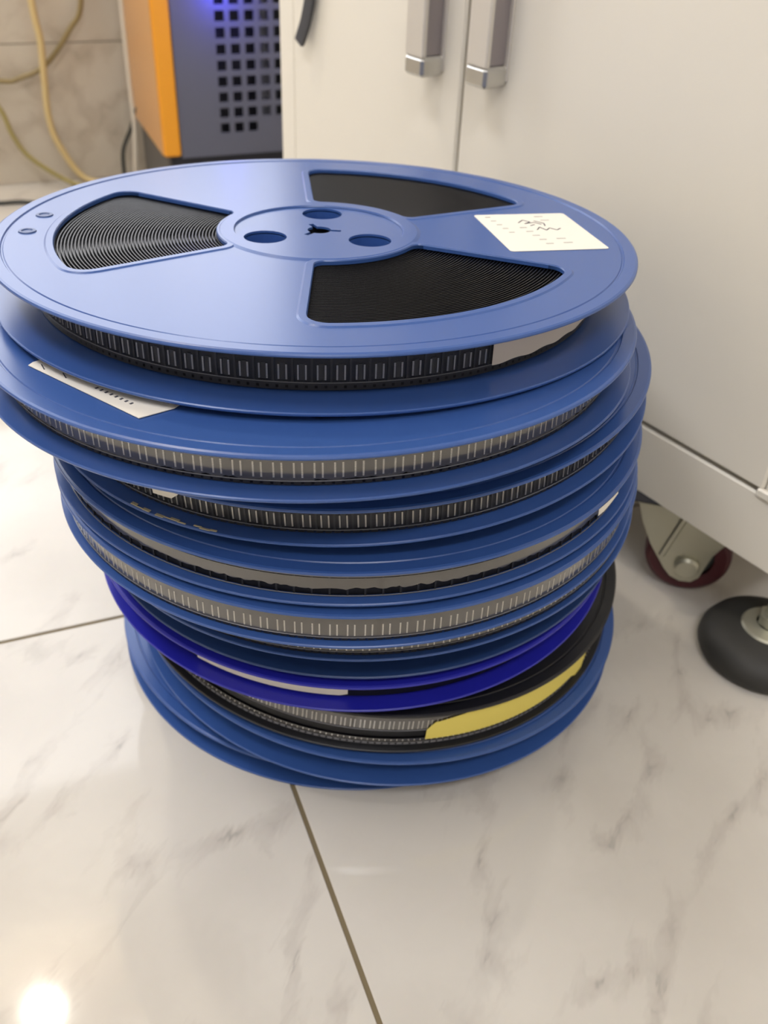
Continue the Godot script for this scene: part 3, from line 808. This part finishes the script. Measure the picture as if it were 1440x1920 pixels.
# ---------------------------------------------------------------- machine behind, hoses
func build_machine() -> void:
	var yaw := deg_to_rad(1.0)
	var tr := Transform3D(Basis(Vector3.UP, yaw), Vector3(0.2033, 0, -1.2992))   # local x along the front, z out of the front
	var o := thing("dryer_unit", "grey machine with an orange side panel and square-holed grille behind the cabinet", "machine", tr)
	var w := 0.42; var y0 := 0.10; var y1 := 0.40; var dp := 0.215
	var s := MB.new()
	s.cbox(Vector3(0.011, (y0 + y1) * 0.5, -dp * 0.5), Vector3(0.0225, y1 - y0, dp), 0.0022)
	part("side_panel", s.mesh(), M.orange, o, Transform3D.IDENTITY, "bright orange side panel")
	var sh := MB.new(); sh.cbox(Vector3(-0.0008, (y0 + y1) * 0.5, -dp * 0.5 - 0.002), Vector3(0.0016, y1 - y0 - 0.002, dp - 0.006), 0.0005)
	part("side_sheet", sh.mesh(), M.tan_sheet, o, Transform3D.IDENTITY, "tan orange outer sheet of the side")
	var s2 := MB.new(); s2.cbox(Vector3(w - 0.011, (y0 + y1) * 0.5, -dp * 0.5), Vector3(0.0225, y1 - y0, dp), 0.0022)
	part("side_panel", s2.mesh(), M.orange, o, Transform3D.IDENTITY, "bright orange side panel")
	# front plate with square holes
	var f := MB.new()
	var px0 := 0.0235; var px1 := w - 0.0235; var py0 := y0 - 0.003
	var gx := 0.0786; var gy := 0.1262; var pit := 0.0193; var hole := 0.0125
	var nx := 14; var ny := 13
	var xs: Array = [px0]; var ys: Array = [py0]
	for i in nx: xs.append_array([gx + i * pit, gx + i * pit + hole])
	for j in ny: ys.append_array([gy + j * pit, gy + j * pit + hole])
	xs.append(px1); ys.append(y1)
	var zf := -0.002; var zb := -0.0045
	for i in xs.size() - 1:
		for j in ys.size() - 1:
			var ax: float = xs[i]; var bx: float = xs[i + 1]; var ay: float = ys[j]; var by: float = ys[j + 1]
			if bx <= ax or by <= ay: continue
			var open := i % 2 == 1 and j % 2 == 1 and i < xs.size() - 2 and j < ys.size() - 2
			if j == 1 and i >= 7 : open = open and i > 9
			if open:
				f.quad(Vector3(ax, ay, zf), Vector3(bx, ay, zf), Vector3(bx, ay, zb), Vector3(ax, ay, zb), Vector3.UP)
				f.quad(Vector3(ax, by, zf), Vector3(bx, by, zf), Vector3(bx, by, zb), Vector3(ax, by, zb), Vector3.DOWN)
				f.quad(Vector3(ax, ay, zf), Vector3(ax, by, zf), Vector3(ax, by, zb), Vector3(ax, ay, zb), Vector3.RIGHT)
				f.quad(Vector3(bx, ay, zf), Vector3(bx, by, zf), Vector3(bx, by, zb), Vector3(bx, ay, zb), Vector3.LEFT)
				continue
			f.quad(Vector3(ax, ay, zf), Vector3(bx, ay, zf), Vector3(bx, by, zf), Vector3(ax, by, zf), Vector3(0, 0, 1))
			f.quad(Vector3(ax, ay, zb), Vector3(bx, ay, zb), Vector3(bx, by, zb), Vector3(ax, by, zb), Vector3(0, 0, -1))
	part("grille", f.mesh(), M.machine, o, Transform3D.IDENTITY, "grey front plate with rows of square holes")
	var inn := MB.new()
	inn.box(Vector3(w * 0.5, (y0 + y1) * 0.5, -0.12), Vector3(w - 0.05, y1 - y0 - 0.004, 0.17))
	inn.box(Vector3(w * 0.5, y1 - 0.004, -dp * 0.5 - 0.004), Vector3(w - 0.046, 0.008, dp - 0.012))
	inn.box(Vector3(w * 0.5, y0 + 0.006, -dp * 0.5 - 0.004), Vector3(w - 0.046, 0.006, dp - 0.012))
	part("inner_box", inn.mesh(), M.machine_dark, o)
	var po := MB.new(); po.tube(PackedVector3Array([Vector3(0.1445, y0 + 0.03, -0.022), Vector3(0.1445, y1 - 0.02, -0.022)]), 0.009, 14)
	part("inner_pipe", po.mesh(), M.machine, o)
	var bs := MB.new()
	bs.cbox(Vector3(w * 0.5, 0.050, -dp * 0.5 - 0.004), Vector3(w - 0.012, 0.1, dp - 0.014), 0.002)
	part("base", bs.mesh(), M.machine_base, o)
	var sk := MB.new(); sk.box(Vector3(w * 0.5, y0 - 0.011, -0.0085), Vector3(w - 0.02, 0.02, 0.006))
	part("front_skirt", sk.mesh(), M.machine_dark, o)
	# small blue indicator above the grille opening
	var led := MB.new(); led.cbox(Vector3(0.0865, 0.3005, 0.0005), Vector3(0.010, 0.005, 0.004), 0.001)
	var lm := mat(Color8(60, 60, 255), 0.3); lm.emission_enabled = true; lm.emission = Color8(70, 70, 255); lm.emission_energy_multiplier = 3.0
	part("indicator_lamp", led.mesh(), lm, o)
	var l := OmniLight3D.new(); l.name = "indicator_light"; l.light_color = Color8(80, 80, 255); l.light_energy = 0.0048; l.light_size = 0.004
	l.omni_range = 4.0; l.omni_attenuation = 2.0; l.shadow_enabled = true
	l.position = Vector3(0.0865, 0.2950, 0.030); o.add_child(l)

func hose(label: String, pts: Array, r: float, m: Material, category := "hose", called := "air_hose", r1 := -1.0) -> void:
	var b := MB.new(); b.tube(spline(pts, 12), r, 12, r1)
	solo(called, b.mesh(), m, label, category)

func build_hoses() -> void:
	hose("pale amber hose hanging down the tiled wall and bending to the floor", [Vector3(0.070, 0.80, -1.545), Vector3(0.076, 0.45, -1.540), Vector3(0.0775, 0.255, -1.532), Vector3(0.081, 0.205, -1.530), Vector3(0.0775, 0.153, -1.530), Vector3(0.075, 0.102, -1.530), Vector3(0.083, 0.063, -1.528), Vector3(0.112, 0.014, -1.522), Vector3(0.158, 0.0055, -1.500), Vector3(0.166, 0.0055, -1.47)], 0.0048, M.hose)
	hose("olive green hose curving up from the floor at the foot of the wall", [Vector3(-0.35, 0.30, -1.540), Vector3(-0.12, 0.205, -1.536), Vector3(-0.020, 0.150, -1.534), Vector3(0.010, 0.116, -1.532), Vector3(0.021, 0.078, -1.530), Vector3(0.041, 0.045, -1.528), Vector3(0.090, 0.010, -1.518), Vector3(0.130, 0.0045, -1.495), Vector3(0.145, 0.0045, -1.45)], 0.0034, M.hose_green)
	hose("dark olive hose looping in an arc across the tiled wall", [Vector3(0.158, 0.62, -1.545), Vector3(0.158, 0.40, -1.545), Vector3(0.146, 0.256, -1.543), Vector3(0.123, 0.214, -1.543), Vector3(0.083, 0.170, -1.543), Vector3(0.045, 0.154, -1.543), Vector3(0.015, 0.151, -1.544), Vector3(-0.10, 0.17, -1.546), Vector3(-0.3, 0.26, -1.548)], 0.0036, M.hose_olive)
	hose("thin white hose hanging straight beside the orange machine panel", [Vector3(0.199, 0.75, -1.500), Vector3(0.1985, 0.40, -1.505), Vector3(0.1965, 0.254, -1.510), Vector3(0.1955, 0.148, -1.510), Vector3(0.195, 0.088, -1.508), Vector3(0.190, 0.033, -1.506), Vector3(0.189, 0.0045, -1.510)], 0.0040, M.hose_white)
	hose("black cable arching from the machine side down to the floor", [Vector3(0.2040, 0.130, -1.440), Vector3(0.200, 0.114, -1.500), Vector3(0.190, 0.080, -1.522), Vector3(0.176, 0.050, -1.525), Vector3(0.173, 0.018, -1.524), Vector3(0.173, 0.0035, -1.520)], 0.0030, M.cable, "cable", "power_cable")
	hose("dark cable lying on the tile floor near the back wall", [Vector3(-0.30, 0.0032, -1.45), Vector3(-0.10, 0.0032, -1.468), Vector3(-0.02, 0.0032, -1.466), Vector3(0.02, 0.0032, -1.462), Vector3(0.06, 0.0032, -1.43)], 0.0030, M.cable, "cable", "power_cable")

# ---------------------------------------------------------------- lamps
func panel_lamp(called: String, label: String, at: Vector3, size: Vector2, energy: float, col: Color) -> void:
	var o := thing(called, label, "lamp", Transform3D(Basis.IDENTITY, at))
	var b := MB.new(); b.cbox(Vector3(0, 0.012, 0), Vector3(size.x + 0.03, 0.024, size.y + 0.03), 0.003)
	part("housing", b.mesh(), M.frame, o)
	var d := MB.new(); d.cbox(Vector3(0, -0.001, 0), Vector3(size.x, 0.004, size.y), 0.001)
	var m := mat(Color8(240, 240, 240), 0.5); m.emission_enabled = true; m.emission = col; m.emission_energy_multiplier = 2.0
	part("diffuser", d.mesh(), m, o)
	var l := AreaLight3D.new(); l.name = "panel_light"
	l.area_size = size; l.light_color = col; l.light_energy = energy; l.area_range = 8.0; l.area_attenuation = 2.0; l.shadow_enabled = true
	l.area_normalize_energy = false
	l.position = Vector3(0, -0.006, 0); l.rotation.x = -PI * 0.5
	o.add_child(l)

func build_lamps() -> void:
	panel_lamp("ceiling_panel", "long ceiling light panel over the left of the room", Vector3(-1.0, 2.575, -0.5), Vector2(0.3, 1.2), PANEL, Color8(246, 247, 255))
	panel_lamp("ceiling_panel", "long ceiling light panel near the front of the room", Vector3(-0.3, 2.575, 1.2), Vector2(1.2, 0.3), PANEL, Color8(246, 247, 255))
	# bare bulb on a cord
	var o := thing("pendant_bulb", "small round pendant bulb near the back wall", "lamp", Transform3D(Basis.IDENTITY, Vector3(-0.322, 2.15, -1.433)))
	var b := MB.new(); b.slathe([Vector2(0.0, -0.040), Vector2(0.020, -0.035), Vector2(0.035, -0.020), Vector2(0.040, 0.0), Vector2(0.035, 0.020), Vector2(0.022, 0.036), Vector2(0.014, 0.046)], 32)
	var m := mat(Color8(255, 250, 240), 0.4); m.emission_enabled = true; m.emission = Color8(255, 246, 230); m.emission_energy_multiplier = 18.0
	part("bulb", b.mesh(), m, o)
	var c := MB.new(); c.tube(PackedVector3Array([Vector3(0, 0.044, 0), Vector3(0, 0.08, 0), Vector3(0, 0.45, 0)]), 0.006, 10)
	part("cord", c.mesh(), M.frame, o)
	var l := OmniLight3D.new(); l.name = "bulb_light"; l.light_energy = 0.4; l.light_size = 0.035; l.light_color = Color8(255, 246, 230)
	l.omni_range = 8.0; l.omni_attenuation = 2.0; l.shadow_enabled = true
	o.add_child(l)

# ---------------------------------------------------------------- scene
func _ready() -> void:
	var cam := Camera3D.new(); cam.name = "camera"
	cam.transform = Transform3D(Basis(Vector3(0.932325, 0.03934, 0.359476), Vector3(0.185747, 0.800811, -0.569385), Vector3(-0.310272, 0.597623, 0.739309)).orthonormalized(), Vector3(0, 0.479586, 0))
	cam.near = 0.02; cam.far = 50.0
	var at := CameraAttributesPhysical.new()
	at.frustum_focal_length = 12.0 / tan(deg_to_rad(57.4023 * 0.5)); at.frustum_near = 0.02; at.frustum_far = 50.0
	at.frustum_focus_distance = 0.40; at.exposure_aperture = 7.5
	cam.attributes = at
	cam.fov = 57.4023
	add_child(cam); cam.current = true
	var we := WorldEnvironment.new(); we.name = "environment"
	var env := Environment.new()
	var sky := Sky.new(); var sm := ProceduralSkyMaterial.new()
	sm.sky_top_color = Color(0.92, 0.93, 0.96); sm.sky_horizon_color = Color(0.98, 0.955, 0.93)
	sm.ground_bottom_color = Color(0.45, 0.45, 0.44); sm.ground_horizon_color = Color(0.90, 0.88, 0.86)
	sm.sun_angle_max = 0.1; sm.sky_energy_multiplier = SKY; sm.ground_energy_multiplier = SKY
	sky.sky_material = sm
	env.background_mode = Environment.BG_SKY; env.sky = sky
	env.tonemap_mode = Environment.TONE_MAPPER_LINEAR; env.tonemap_exposure = EXPO
	env.sdfgi_enabled = true; env.ssao_enabled = true; env.ssil_enabled = true
	we.environment = env; add_child(we)
	make_materials()
	build_lamps()
	build_room()
	build_cabinet()
	build_machine()
	build_reels()
	build_hoses()
